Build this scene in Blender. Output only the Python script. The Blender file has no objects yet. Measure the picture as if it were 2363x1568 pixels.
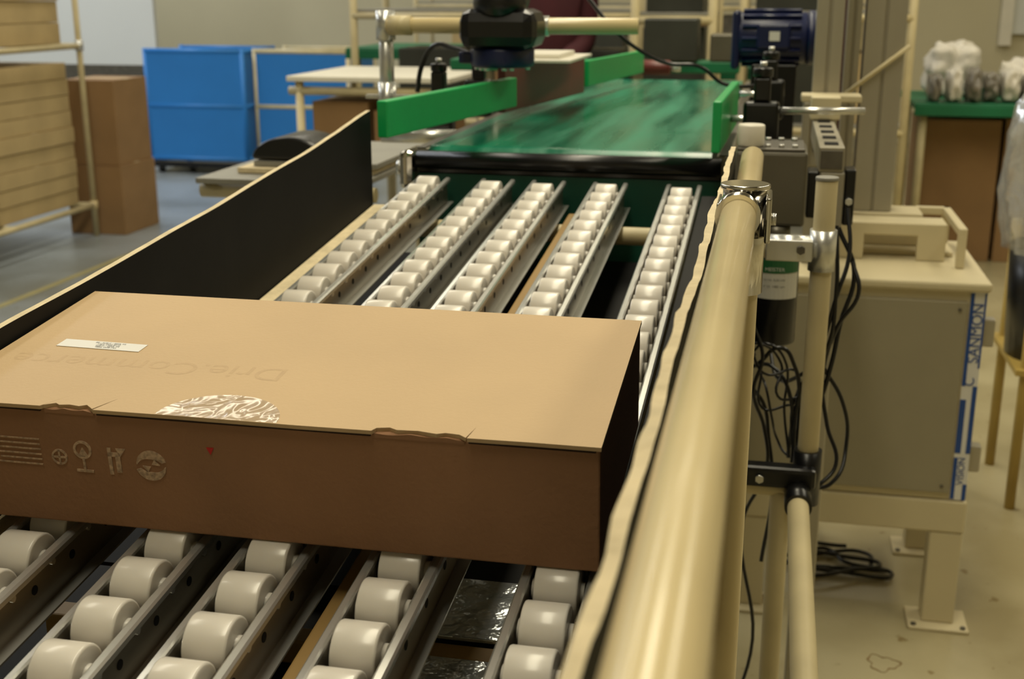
import bpy, bmesh, math, random
from mathutils import Vector, Matrix, noise
random.seed(4)
S=bpy.context.scene
COL=S.collection
S.view_settings.view_transform='Standard'
S.view_settings.look='None'

# ------------------------------------------------------------ materials
def srgb(r,g,b):
    def c(v):
        v/=255.
        return v/12.92 if v<=.04045 else ((v+.055)/1.055)**2.4
    return (c(r),c(g),c(b),1)
def mat(name,col,rough=.5,metal=0,var=.12,scale=8,bump=0.0,bscale=60,trans=0,alpha=1,coat=0,stretch=(1,1,1),spec=.5,col2=None,sss=0,rvar=0):
    m=bpy.data.materials.new(name); m.use_nodes=True
    nt=m.node_tree; N=nt.nodes; L=nt.links
    p=N['Principled BSDF']
    tc=N.new('ShaderNodeTexCoord'); mp=N.new('ShaderNodeMapping'); mp.inputs['Scale'].default_value=stretch
    L.new(tc.outputs['Object'],mp.inputs['Vector'])
    nz=N.new('ShaderNodeTexNoise'); nz.inputs['Scale'].default_value=scale; nz.inputs['Detail'].default_value=5
    L.new(mp.outputs[0],nz.inputs['Vector'])
    rp=N.new('ShaderNodeValToRGB')
    c=srgb(*col)
    lo=tuple(x*(1-var) for x in c[:3])+(1,) if col2 is None else srgb(*col2)
    hi=tuple(min(1,x*(1+var)) for x in c[:3])+(1,)
    rp.color_ramp.elements[0].color=lo; rp.color_ramp.elements[1].color=hi
    rp.color_ramp.elements[0].position=.3; rp.color_ramp.elements[1].position=.7
    L.new(nz.outputs['Fac'],rp.inputs['Fac']); L.new(rp.outputs['Color'],p.inputs['Base Color'])
    p.inputs['Roughness'].default_value=rough; p.inputs['Metallic'].default_value=metal
    p.inputs['Specular IOR Level'].default_value=spec
    if rvar:
        mr=N.new('ShaderNodeMapRange'); mr.inputs['From Min'].default_value=.35; mr.inputs['From Max'].default_value=.65
        mr.inputs['To Min'].default_value=rough-rvar; mr.inputs['To Max'].default_value=rough+rvar
        L.new(nz.outputs['Fac'],mr.inputs['Value']); L.new(mr.outputs[0],p.inputs['Roughness'])
    if coat: p.inputs['Coat Weight'].default_value=coat; p.inputs['Coat Roughness'].default_value=.12
    if sss: p.inputs['Subsurface Weight'].default_value=sss; p.inputs['Subsurface Radius'].default_value=(1,.9,.75); p.inputs['Subsurface Scale'].default_value=.006
    if alpha<1: p.inputs['Alpha'].default_value=alpha
    if bump:
        n2=N.new('ShaderNodeTexNoise'); n2.inputs['Scale'].default_value=bscale; n2.inputs['Detail'].default_value=4
        L.new(mp.outputs[0],n2.inputs['Vector'])
        b=N.new('ShaderNodeBump'); b.inputs['Strength'].default_value=bump; b.inputs['Distance'].default_value=.01
        L.new(n2.outputs['Fac'],b.inputs['Height']); L.new(b.outputs[0],p.inputs['Normal'])
    return m
def filmmat(name,fac,tint,bscale,rough=.12,bs=.9,dif=.3,det=4):
    m=bpy.data.materials.new(name); m.use_nodes=True; nt=m.node_tree; N=nt.nodes; L=nt.links
    N.remove(N['Principled BSDF']); out=N['Material Output']
    tr=N.new('ShaderNodeBsdfTransparent'); tr.inputs[0].default_value=(.98,.97,.95,1)
    gl=N.new('ShaderNodeBsdfGlossy'); gl.inputs['Roughness'].default_value=rough; gl.inputs['Color'].default_value=(1,1,1,1)
    df=N.new('ShaderNodeBsdfDiffuse'); df.inputs['Color'].default_value=tint
    tc=N.new('ShaderNodeTexCoord'); nz=N.new('ShaderNodeTexNoise'); nz.inputs['Scale'].default_value=bscale; nz.inputs['Detail'].default_value=det; nz.inputs['Distortion'].default_value=.8
    L.new(tc.outputs['Object'],nz.inputs['Vector'])
    bp=N.new('ShaderNodeBump'); bp.inputs['Strength'].default_value=bs; bp.inputs['Distance'].default_value=.01
    L.new(nz.outputs['Fac'],bp.inputs['Height']); L.new(bp.outputs[0],gl.inputs['Normal'])
    m1=N.new('ShaderNodeMixShader'); m1.inputs[0].default_value=dif; L.new(gl.outputs[0],m1.inputs[1]); L.new(df.outputs[0],m1.inputs[2])
    m2=N.new('ShaderNodeMixShader'); m2.inputs[0].default_value=fac; L.new(tr.outputs[0],m2.inputs[1]); L.new(m1.outputs[0],m2.inputs[2])
    L.new(m2.outputs[0],out.inputs[0]); return m
M={}
M['cream']=mat('cream_plastic',(208,190,144),.27,var=.05,scale=12,coat=.25)
M['cream_old']=mat('cream_pipe_dull',(198,184,144),.45,var=.1,scale=10)
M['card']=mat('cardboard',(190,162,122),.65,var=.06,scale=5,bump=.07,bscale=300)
M['card_shade']=mat('cardboard_shaded_front',(152,112,80),.8,var=.10,scale=9,bump=.08,bscale=260)  # same board as the lid, front shade put into the colour
M['card_dark']=mat('cardboard_brown',(144,112,74),.8,var=.08,scale=6,bump=.05,bscale=300)
M['card_old']=mat('cardboard_cartons',(180,158,114),.8,var=.14,scale=4)
M['card_edge']=mat('cardboard_edge',(212,196,160),.8,var=.14,scale=40,bump=.2,bscale=200)
M['ink']=mat('printing_grey',(185,157,118),.67,var=.06,scale=200)
M['inkw']=mat('printing_pale',(182,154,126),.7,var=.4,scale=300)
M['gap_shade']=mat('painted_gap_shade',(50,32,19),.9)
M['black']=mat('black_lining',(13,12,11),.7,var=.3,scale=20,spec=.25)
M['blackgloss']=mat('black_plastic',(14,14,16),.3,var=.2)
M['steel']=mat('galvanised_steel',(214,214,210),.27,metal=.75,var=.14,scale=25,stretch=(1,.1,1))
M['steel_wall_reflect']=mat('steel_wall_dark_reflection',(160,154,140),.33,metal=.85,var=.25,scale=25,stretch=(1,.1,1))  # same steel as the lips, dark reflections put into the wall colour
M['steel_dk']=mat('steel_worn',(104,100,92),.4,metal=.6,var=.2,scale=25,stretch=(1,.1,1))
M['plate']=mat('bare_steel_plate',(215,220,224),.22,metal=.6,var=.15,scale=14,bump=.9,bscale=26)
M['chrome']=mat('chrome',(215,212,205),.15,metal=1,var=.05)
M['roller']=mat('roller_nylon',(220,214,204),.3,var=.05,scale=20,coat=.35,sss=.4)
M['belt']=mat('green_belt',(16,118,88),.27,var=.22,scale=3,stretch=(5,.5,1),col2=(8,88,66),rvar=.12)
M['belt_dk']=mat('green_belt_underside',(8,72,56),.5,var=.2)
M['green']=mat('green_polyethylene',(16,160,86),.35,var=.08,scale=10)
M['green_dk']=mat('green_table_mat',(10,104,66),.5,var=.12,scale=4)
M['red']=mat('red_brown_panel',(104,42,38),.35,var=.2,scale=10)
M['blue']=mat('blue_corrugated_plastic',(36,120,196),.5,var=.08,scale=2)
M['bluem']=mat('blue_motor_paint',(12,24,66),.35,var=.15,scale=10)
M['alu']=mat('aluminium',(168,162,146),.4,metal=.5,var=.08,scale=10,stretch=(1,1,.1))
M['cab']=mat('cabinet_beige',(202,190,156),.45,var=.04,scale=5)
M['cabdoor']=mat('cabinet_door_grey',(150,142,118),.6,var=.05,scale=5,bump=.03,bscale=300)
M['white']=mat('white_laminate',(225,220,205),.4,var=.04)
M['label']=mat('paper_label',(218,216,210),.5,var=.03)
M['grey']=mat('grey_board',(136,134,126),.5,var=.1)
M['darktext']=mat('dark_print',(80,78,74),.6,var=.1)
M['greybox']=mat('grey_gearbox',(98,94,82),.35,metal=.4,var=.15)
M['darkm']=mat('dark_machine_paint',(52,54,48),.45,var=.2)
M['maroon']=mat('maroon_cloth',(66,17,26),.85,var=.2)
M['skin']=mat('skin',(170,120,92),.6,var=.05)
M['hair']=mat('dark_hair',(30,22,18),.7)
M['jeans']=mat('dark_trousers',(35,38,50),.85)
M['yellow']=mat('yellow_pipe',(175,150,80),.4,var=.1)
M['yline']=mat('worn_yellow_line',(160,152,110),.5,var=.1)
M['bagw']=mat('white_sack',(214,208,196),.5,var=.08,bump=.5,bscale=22,coat=.3)
M['bagg']=mat('grey_wrapped_bundle',(120,114,104),.4,var=.4,scale=25,bump=.5,bscale=22,coat=.5)
M['redink']=mat('red_ink',(190,30,25),.6)
M['blueink']=mat('blue_ink',(30,70,140),.5)
M['greenlab']=mat('green_label',(34,92,52),.5)
M['motlab']=mat('motor_label_paper',(196,194,184),.5,var=.04)
M['stain']=mat('floor_stain',(128,104,66),.5,var=.2,scale=30)
M['rust']=mat('wood_slat',(164,132,78),.6,var=.2,scale=15,stretch=(1,.2,1))
M['film']=filmmat('glossy_clear_seal',.17,(.86,.83,.77,1),34,.16,.5,.35,2)
M['tarp']=filmmat('clear_plastic_film',.5,(.7,.72,.72,1),9,.18)

def floor_mat():
    m=bpy.data.materials.new('floor_light_tint'); m.use_nodes=True
    nt=m.node_tree;N=nt.nodes;L=nt.links;p=N['Principled BSDF']
    g=N.new('ShaderNodeNewGeometry'); sp=N.new('ShaderNodeSeparateXYZ'); L.new(g.outputs['Position'],sp.inputs[0])
    mr=N.new('ShaderNodeMapRange'); mr.inputs['From Min'].default_value=-2.6; mr.inputs['From Max'].default_value=-1.0
    L.new(sp.outputs['X'],mr.inputs['Value'])
    mx=N.new('ShaderNodeMix'); mx.data_type='RGBA'
    mx.inputs['A'].default_value=srgb(144,152,158); mx.inputs['B'].default_value=srgb(182,172,138)  # cool light on the left, warm on the right, put into the floor colour
    L.new(mr.outputs[0],mx.inputs['Factor'])
    nz=N.new('ShaderNodeTexNoise'); nz.inputs['Scale'].default_value=2.5; nz.inputs['Detail'].default_value=8
    L.new(g.outputs['Position'],nz.inputs['Vector'])
    r=N.new('ShaderNodeValToRGB'); r.color_ramp.elements[0].color=(.70,.67,.6,1); r.color_ramp.elements[1].color=(1,1,1,1)
    r.color_ramp.elements[0].position=.35; r.color_ramp.elements[1].position=.6
    L.new(nz.outputs['Fac'],r.inputs['Fac'])
    n3=N.new('ShaderNodeTexNoise'); n3.inputs['Scale'].default_value=22; n3.inputs['Detail'].default_value=3; L.new(g.outputs['Position'],n3.inputs['Vector'])
    r3=N.new('ShaderNodeValToRGB'); r3.color_ramp.elements[0].color=(.5,.4,.25,1); r3.color_ramp.elements[1].color=(1,1,1,1)
    r3.color_ramp.elements[0].position=.29; r3.color_ramp.elements[1].position=.33; L.new(n3.outputs['Fac'],r3.inputs['Fac'])
    ml=N.new('ShaderNodeMix'); ml.data_type='RGBA'; ml.blend_type='MULTIPLY'; ml.inputs['Factor'].default_value=1
    L.new(mx.outputs['Result'],ml.inputs['A']); L.new(r.outputs['Color'],ml.inputs['B'])
    m3=N.new('ShaderNodeMix'); m3.data_type='RGBA'; m3.blend_type='MULTIPLY'; m3.inputs['Factor'].default_value=.8
    L.new(ml.outputs['Result'],m3.inputs['A']); L.new(r3.outputs['Color'],m3.inputs['B'])
    L.new(m3.outputs['Result'],p.inputs['Base Color']); p.inputs['Roughness'].default_value=.3
    return m
M['floor']=floor_mat()
M['wall']=mat('wall_paint_cream',(196,188,158),.8,var=.04,scale=1)
M['wallw']=mat('wall_panel_pale',(214,216,212),.6,var=.03,scale=1)
M['ceil']=mat('ceiling_paint',(140,134,118),.9,var=.03)

# ------------------------------------------------------------ builder
class B:
    def __init__(s): s.bm=bmesh.new(); s.mats=[]
    def mi(s,m):
        if m not in s.mats: s.mats.append(m)
        return s.mats.index(m)
    def _tag(s,verts,m,smooth=False):
        i=s.mi(m); fs=set(f for v in verts for f in v.link_faces)
        for f in fs: f.material_index=i; f.smooth=smooth
    def box(s,x0,x1,y0,y1,z0,z1,m,bev=0,rz=0):
        r=bmesh.ops.create_cube(s.bm,size=1)
        vs=r['verts']
        c=Vector(((x0+x1)/2,(y0+y1)/2,(z0+z1)/2))
        for v in vs: v.co=Vector((v.co.x*(x1-x0),v.co.y*(y1-y0),v.co.z*(z1-z0)))
        if bev:
            es=list(set(e for v in vs for e in v.link_edges))
            rr=bmesh.ops.bevel(s.bm,geom=es,offset=bev,segments=2,affect='EDGES',profile=.5)
            vs=list(set(v for f in rr['faces'] for v in f.verts)|set(v for v in vs if v.is_valid))
            vs=list(set(v for v0 in vs for f in v0.link_faces for v in f.verts))
        R=Matrix.Rotation(rz,3,'Z')
        for v in vs: v.co=R@v.co+c
        s._tag(vs,m); return vs
    def cyl(s,p,q,r,m,seg=20,r2=None,bev=0,smooth=True):
        p=Vector(p);q=Vector(q);d=q-p
        rr=bmesh.ops.create_cone(s.bm,cap_ends=True,segments=seg,radius1=r,radius2=r if r2 is None else r2,depth=d.length)
        vs=rr['verts']
        if bev:
            es=[e for e in set(e for v in vs for e in v.link_edges) if abs(e.verts[0].co.z-e.verts[1].co.z)<1e-6]
            b=bmesh.ops.bevel(s.bm,geom=es,offset=bev,segments=2,affect='EDGES',profile=.5)
            vs=set(v for f in b['faces'] for v in f.verts); vs=list(set(v for v0 in vs for f in v0.link_faces for v in f.verts))
        R=d.to_track_quat('Z','Y').to_matrix()
        for v in vs: v.co=R@v.co+(p+q)/2
        s._tag(vs,m,False)
        if smooth:
            for f in set(f for v in vs for f in v.link_faces):
                if len(f.verts)==4: f.smooth=True
        return vs
    def prism(s,pts,axis,a0,a1,m,smooth=False):
        def mk(p,a):
            if axis=='X': return (a,p[0],p[1])
            if axis=='Y': return (p[0],a,p[1])
            return (p[0],p[1],a)
        A=[s.bm.verts.new(mk(p,a0)) for p in pts]; Bv=[s.bm.verts.new(mk(p,a1)) for p in pts]
        n=len(pts); fs=[s.bm.faces.new(A),s.bm.faces.new(Bv[::-1])]
        for i in range(n): 
            f=s.bm.faces.new((A[i],Bv[i],Bv[(i+1)%n],A[(i+1)%n])); f.smooth=smooth; fs.append(f)
        i=s.mi(m)
        for f in fs: f.material_index=i
        return A+Bv
    def ell(s,c,rx,ry,rz,m,seg=20,rings=12):
        r=bmesh.ops.create_uvsphere(s.bm,u_segments=seg,v_segments=rings,radius=1)
        for v in r['verts']: v.co=Vector((v.co.x*rx+c[0],v.co.y*ry+c[1],v.co.z*rz+c[2]))
        s._tag(r['verts'],m,True); return r['verts']
    def done(s,name,parent=None,local=False,label=None,cat=None,kind=None,group=None,base=False):
        bmesh.ops.recalc_face_normals(s.bm,faces=s.bm.faces)
        co=[v.co for v in s.bm.verts]
        mn=Vector((min(c.x for c in co),min(c.y for c in co),min(c.z for c in co)))
        mx=Vector((max(c.x for c in co),max(c.y for c in co),max(c.z for c in co)))
        c=(mn+mx)/2
        if parent is None: c.z=mn.z
        for v in s.bm.verts: v.co-=c
        me=bpy.data.meshes.new(name); s.bm.to_mesh(me); s.bm.free()
        for m in s.mats: me.materials.append(M[m])
        o=bpy.data.objects.new(name,me); COL.objects.link(o)
        o.location=c
        if parent is not None:
            o.parent=parent
            if not local: o.location=c-parent.location
        meta(o,label,cat,kind,group)
        return o
def meta(o,label=None,cat=None,kind=None,group=None):
    if label:o['label']=label
    if cat:o['category']=cat
    if kind:o['kind']=kind
    if group:o['group']=group
def root(name,loc,label,cat,rot=(0,0,0),group=None):
    o=bpy.data.objects.new(name,None); o.empty_display_size=.05; COL.objects.link(o)
    o.location=loc; o.rotation_euler=rot; meta(o,label,cat,None,group); return o
def bx(name,dims,m,parent=None,bev=0,rz=0,**k):
    b=B(); b.box(*dims,m,bev,rz); return b.done(name,parent,**k)
def cy(name,p,q,r,m,parent=None,bev=0,seg=20,**k):
    b=B(); b.cyl(p,q,r,m,bev=bev,seg=seg); return b.done(name,parent,**k)
def text(name,s,size,loc,rot,m,parent,mirror=False,sx=1):
    cu=bpy.data.curves.new(name,'FONT'); cu.body=s; cu.size=size; cu.align_x='CENTER'; cu.align_y='CENTER'
    t=bpy.data.objects.new(name+'_t',cu); COL.objects.link(t)
    bpy.context.view_layer.update()
    me=bpy.data.meshes.new_from_object(t.evaluated_get(bpy.context.evaluated_depsgraph_get()))
    bpy.data.objects.remove(t); bpy.data.curves.remove(cu)
    me.materials.clear(); me.materials.append(M[m]); me.name=name
    o=bpy.data.objects.new(name,me); COL.objects.link(o); o.parent=parent
    o.location=loc; o.rotation_euler=rot; o.scale=(sx,1,1)
    return o
def curve(name,pts,r,m,parent=None,label=None,cat=None,group=None):
    cu=bpy.data.curves.new(name,'CURVE'); cu.dimensions='3D'; cu.bevel_depth=r; cu.bevel_resolution=3; cu.resolution_u=8
    sp=cu.splines.new('BEZIER'); sp.bezier_points.add(len(pts)-1)
    c=Vector(pts[0])
    for b,p in zip(sp.bezier_points,pts):
        b.co=Vector(p)-c; b.handle_left_type=b.handle_right_type='AUTO'
    t=bpy.data.objects.new(name+'_t',cu); COL.objects.link(t); bpy.context.view_layer.update()
    me=bpy.data.meshes.new_from_object(t.evaluated_get(bpy.context.evaluated_depsgraph_get()))
    bpy.data.objects.remove(t); bpy.data.curves.remove(cu)
    me.materials.clear(); me.materials.append(M[m])
    for p in me.polygons: p.use_smooth=True
    o=bpy.data.objects.new(name,me); COL.objects.link(o)
    o.location=c-(parent.location if parent else Vector((0,0,0)))
    if parent: o.parent=parent
    meta(o,label,cat,None,group); return o

# ------------------------------------------------------------ room
bx('floor',(-9,5,-3,12,-.1,0),'floor',kind='structure')
bx('ceiling',(-9,5,-3,12,4.2,4.3),'ceil',kind='structure')
bx('wall_back',(-9,5,12,12.15,0,4.2),'wall',kind='structure')
bx('wall_left',(-9.15,-9,-3,12.15,0,4.2),'wall',kind='structure')
bx('wall_right',(5,5.15,-3,12.15,0,4.2),'wall',kind='structure')
bx('wall_front',(-9.15,5.15,-3.15,-3,0,4.2),'wall',kind='structure')
bx('trim_1',(-3.36,-3.32,1.5,6.0,0,.003),'yline',kind='structure')
bx('window_1',(2.05,2.75,11.93,11.99,1.0,2.6),'wallw',kind='structure')
bx('trim_2',(1.95,2.05,11.90,11.99,.9,2.7),'white',kind='structure')
b=B(); n=40; out=[];inn=[]
for i in range(n):
    a=2*math.pi*i/n; r=.032+.006*math.sin(3*a+1)+.003*math.sin(7*a); w=.0035+.0015*math.sin(5*a)
    out.append((.29+r*math.cos(a),2.37+r*math.sin(a))); inn.append((.29+(r-w)*math.cos(a),2.37+(r-w)*math.sin(a)))
for i in range(n):
    q=[out[i],out[(i+1)%n],inn[(i+1)%n],inn[i]]
    b.prism(q,'Z',0,.0006,'stain')
b.done('floor_stain',label='brown ring shaped stain on the painted floor',cat='stain')

# ------------------------------------------------------------ roller tracks
SL=math.atan(.0975)
def RT(y): return .957+.0975*(y-.771)
RR=.0208; PIT=.052
def make_track(X,ph,first,lab):
    R=root('roller_track',(X,.771,.957),lab,'roller track',(SL,0,0),group='roller tracks of the gravity conveyor')
    b=B(); y0,y1=-.42,1.158; zt=-.011; zb=-.052; t=.0018; w=.0205
    for s in (-1,1):
        pts=[(s*w,zt-.003),(s*w,zt),(s*(w+.0015),zt+.0012),(s*(w+.006),zt+.0008),(s*(w+.0075),zt-.001),(s*(w+.0075),zt-.005),(s*(w+.006),zt-.005),(s*(w+.006),zt-.0022),(s*(w+t),zt-.003)]
        b.prism(pts if s>0 else pts[::-1],'Y',y0,y1,'steel')
        a,c=sorted((s*w,s*(w+t)))
        b.box(a,c,y0,y1,zb,zt-.0028,'steel_wall_reflect')
        a,c=sorted((s*(w+t),s*(w+t)+.010*s))
        b.box(a,c,y0,y1,zb,zb+.0018,'steel')
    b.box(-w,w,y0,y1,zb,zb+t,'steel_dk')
    ys=[]
    y=ph
    while y>y0+.03: y-=PIT
    y+=PIT
    while y<y1-.012: ys.append(y); y+=PIT
    for y in ys:
        b.cyl((-w-.004,y,-RR),(w+.004,y,-RR),.0028,'steel',seg=10)
        b.cyl((w+t,y-.025,-.031),(w+t+.0004,y-.025,-.031),.0038,'black',seg=12)
    b.done('channel',R,local=True)
    if first is None:
        b=B(); b.cyl((-.0158,0,0),(.0158,0,0),RR,'roller',seg=48,bev=.0018)
        b.cyl((-.0190,0,0),(.0190,0,0),.008,'roller',seg=16)
        o=b.done('roller',R,local=True); first=o; o.location=(0,ys[0],-RR); ys=ys[1:]
    for y in ys:
        o=first.copy(); COL.objects.link(o); o.parent=R; o.location=(0,y,-RR)
    return first
f1=None
for X,ph in ((-.131,-.046),(-.248,-.038),(-.348,-.047),(-.432,-.042),(-.541,-.022)):
    f1=make_track(X,ph,f1,'galvanised steel track of white nylon rollers under the carton')

# ------------------------------------------------------------ carton
def carton():
    R=root('cardboard_box',(-.3575,.771,.957),'closed brown shipping carton lying on the roller conveyor','cardboard box',(SL,0,0))
    h=.100; hw=.2575; D=.245
    b=B(); b.box(-hw+.001,hw-.001,.001,D-.001,.0005,h-.0030,'card_shade',bev=.0015); 
    b.done('carton_body',R,local=True,label='cardboard walls with shade painted into the colour')
    z0,z1=h-.0030,h
    pts=[(-hw,D),(-hw,-.0022),(-.235,-.0018),(-.200,-.0026),(-.1615,-.002),(-.1465,.022),(-.1600,-.000),(-.152,.0045),(-.148,.002),(-.140,.0035),(-.132,.002),(-.127,.005),(-.1195,-.001),(-.109,.020),(-.1185,-.0024),
         (-.05,-.0018),(.04,-.0026),(.0955,-.002),(.098,.003),(.107,.005),(.113,.002),(.128,.003),(.142,.0005),(.148,.003),(.158,.002),(.1635,-.002),(.167,.016),(.1645,-.0026),(.21,-.0018),(hw,-.002),(hw,D)]
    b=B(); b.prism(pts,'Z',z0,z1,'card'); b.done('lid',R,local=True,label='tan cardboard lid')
    for a,c in ((-.1602,-.1195),(.0965,.1625)):
        b=B(); n=24; P=[]
        for i in range(n+1):
            t=i/n; x=a+(c-a)*t; P.append((x,h-.0030+.0010*math.sin(math.pi*t)-.0012*abs(math.sin(2.5*math.pi*t))))
        P=[(a+.0005,h-.0065)]+P+[(c-.0005,h-.0065)]
        b.prism(P,'Y',.0004,.0016,'card_shade')
        b.done('locking_tab',R,local=True)
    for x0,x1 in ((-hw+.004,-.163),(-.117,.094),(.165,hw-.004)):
        b=B(); b.box(x0,x1,-.0006,.001,h-.0052,h-.0029,'gap_shade')  # solid dark strip painting the shade below the lid edge
        b.done('gap_shade_strip',R,local=True,label='dark strip painted as shade under the lid edge')
    b=B(); b.box(-.038,.038,-.0078,.0078,0,.0004,'label'); o=b.done('paper_label',R,local=True,label='white printed paper label'); o.location=(-.178,.117,h+.0003); o.rotation_euler=(0,0,-.03)
    for i in range(4):
        text('label_print',('lot 4500 - 21873 - 00','2118 0042 7761','lot 4500 - 21873','HU 4032 9980')[i],.0032,(-.172,.1215-.0030*i,h+.0008),(0,0,math.pi-.03),'darktext',R)
    b=B(); P=[(.047*math.cos(a),.041*math.sin(a)) for a in [math.pi*i/32 for i in range(33)]]
    b.prism(P,'Z',0,.0002,'film'); o=b.done('round_seal',R,local=True,label='glossy clear round tape seal'); o.location=(-.022,.0185,h+.0003)
    text('printed_text','Drie.Commerce',.034,(-.12,.083,h+.00006),(0,0,math.pi),'ink',R,sx=1.05)
    def mark(pieces,x,z,nm='printed_symbol'):
        b=B(); Y1=.0012
        for k in pieces:
            if k[0]=='r': b.box(k[1],k[2],0,Y1,k[3],k[4],'inkw')
            if k[0]=='ring':
                n=28; a0,a1=k[4],k[5]; w=k[6] if len(k)>6 else .0015
                out=[(k[1]+k[3]*math.cos(a0+(a1-a0)*i/n),k[2]+k[3]*math.sin(a0+(a1-a0)*i/n)) for i in range(n+1)]
                inn=[(k[1]+(k[3]-w)*math.cos(a0+(a1-a0)*i/n),k[2]+(k[3]-w)*math.sin(a0+(a1-a0)*i/n)) for i in range(n+1)]
                b.prism(out+inn[::-1],'Y',0,Y1,'inkw')
            if k[0]=='p': b.prism(k[1],'Y',0,Y1,'inkw')
        o=b.done(nm,R,local=True); o.location=(x,.0008,z)
    def swirl(a):
        P=[];Q=[]
        for i in range(17):
            t=i/16; an=a+t*2.8; ro=.0128-.001*t; ri=ro-.0008-.0062*math.sin(math.pi*min(1,.15+t*.85)) 
            P.append((ro*math.cos(an),ro*math.sin(an))); Q.append((ri*math.cos(an),ri*math.sin(an)))
        return ('p',P+Q[::-1])
    mark([swirl(.3),swirl(.3+math.pi),('p',[(.0005,.001),(.007,.0005),(.003,.0055)]),('p',[(-.0005,-.001),(-.007,-.0005),(-.003,-.0055)])],-.079,.056)
    mark([('r',-.004,-.001,-.011,.011),('r',.002,.006,-.009,.004),('r',-.004,.006,.004,.0075),('p',[(.006,.004),(.011,.011),(.003,.011)])],-.106,.057)
    mark([('ring',0,.004,.0075,0,6.28,.002),('r',-.001,.001,-.013,-.003),('r',-.007,.007,-.0145,-.0125),('p',[(-.004,-.001),(.004,-.001),(0,.006)])],-.134,.059)
    mark([('ring',0,0,.0065,0,6.28),('r',-.0065,.0065,-.0008,.0008),('r',-.0008,.0008,-.0065,.0065)],-.154,.057)
    mark([('r',-.022+.003*(i%2),.016,-.010+.0042*i,-.0089+.0042*i) for i in range(6)],-.188,.060)
    b=B(); b.prism([(-.0028,.0025),(.0028,.0025),(0,-.003)],'Y',0,.0010,'redink'); o=b.done('red_mark',R,local=True,label='small red triangle'); o.location=(-.030,.0008,.072)
carton()

# ------------------------------------------------------------ guards
def guard(name,X,t,y0,y1,ztop,zbot,lab,inner,outer,fl,amp):
    R=root(name,(X,y0,zbot(y0)),lab,'guard panel')
    n=110; b=B(); A=[]
    for i in range(n+1):
        y=y0+(y1-y0)*i/n
        zt=ztop(y); zb=zbot(y); wv=amp*(.0020*math.sin(y*17)+.0010*math.sin(y*41))
        A.append([b.bm.verts.new((X-t/2+wv*.5,y,zb)),b.bm.verts.new((X+t/2+wv*.5,y,zb)),b.bm.verts.new((X+t/2+wv,y,zt)),b.bm.verts.new((X-t/2+wv+amp*.0014*math.sin(y*90),y,zt))])
    mi=b.mi(inner); mo=b.mi(outer); me=b.mi('card_edge')
    for i in range(n):
        for k,mm in ((0,me),(1,mi),(2,me),(3,mo)):
            f=b.bm.faces.new((A[i][k],A[i][(k+1)%4],A[i+1][(k+1)%4],A[i+1][k])); f.material_index=mm
    for q in (A[0],A[-1][::-1]):
        f=b.bm.faces.new(q); f.material_index=me
    b.done('panel',R)
    b=B(); x0,x1,m=fl
    z0=zbot(y0)+.004; z1=zbot(y1)+.004
    b.prism([(y0,z0),(y1,z1),(y1,z1-.003),(y0,z0-.003)],'X',x0,x1,m); b.done('bottom_flange',R)
guard('cardboard_guard',-.622,.007,.30,1.84,
      lambda y:1.082+.0904*(y-.866)-.022*max(0,(y-.866)*(1.806-y))+.0006*math.sin(y*23)+.03*max(0,y-1.7),
      lambda y:RT(y)-.040,'cardboard side guard with black lining along the rollers','black','card_edge',(-.617,-.574,'card_edge'),.2)
guard('cardboard_guard',-.0445,.0060,.12,1.50,
      lambda y:1.170+.0012*math.sin(y*31)+.0009*math.sin(y*67)+.0006*math.sin(y*149)+.004*max(0,y-1.2),
      lambda y:RT(y)-.045,'frayed tan cardboard side guard beside the cream pipe','black','black',(-.104,-.049,'black'),.45)
b=B(); b.prism([(.30,RT(.30)-.020),(1.88,RT(1.88)-.020),(1.88,RT(1.88)-.016),(.30,RT(.30)-.016)],'X',-.1005,-.0495,'black'); b.done('black_gap_strip',label='black strip filling the gap between the rollers and cardboard guard',cat='liner strip')  # black strip filling the gap beside the outermost rollers

# ------------------------------------------------------------ pipe frame
FR=root('conveyor_frame',(-.3,1.0,0),'cream coated pipe frame with metal joints carrying roller tracks','conveyor frame')
pr=.014
def pipe(p,q,m='cream',r=pr,nm='pipe'): return cy(nm,p,q,r,m,FR,bev=.0015,seg=48)
pipe((-.0205,-.35,1.187),(-.0215,.945,1.187),'cream',.0134)
pipe((-.0225,.99,1.128),(-.0225,1.575,1.150))
pipe((-.018,.965,0),(-.018,.965,1.19))
b=B(); b.cyl((-.022,.925,1.187),(-.022,.955,1.187),.0172,'chrome',24); b.cyl((-.018,.965,1.12),(-.018,.965,1.203),.0172,'chrome',24)
b.cyl((-.018,.965,1.203),(-.018,.965,1.207),.0195,'chrome',28,bev=.001)
b.box(-.0385,-.0365,.935,.985,1.165,1.195,'chrome',.0008); b.box(-.0015,.003,.935,.985,1.165,1.20,'chrome',.0015)
b.cyl((.003,.96,1.18),(.007,.96,1.18),.005,'steel',6); b.done('pipe_joint',FR,label='chrome pipe joint')
pipe((.073,1.61,.705),(.073,1.61,1.121),'cream_old')
b=B(); b.cyl((.073,1.61,1.118),(.073,1.61,1.123),.0148,'grey',24,bev=.001); b.done('pipe_cap',FR,label='grey pipe cap')
pipe((-.038,1.61,1.028),(.06,1.61,1.028),'cream_old')
b=B(); b.cyl((.073,1.61,1.000),(.073,1.61,1.054),.0175,'steel',24); b.cyl((.005,1.61,1.028),(.06,1.61,1.028),.0175,'steel',24)
b.box(.0,.06,1.588,1.594,1.014,1.042,'steel',.002); b.cyl((.045,1.584,1.03),(.045,1.59,1.03),.006,'steel_dk',6); b.done('pipe_joint',FR,label='galvanised pipe joint')
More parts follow.
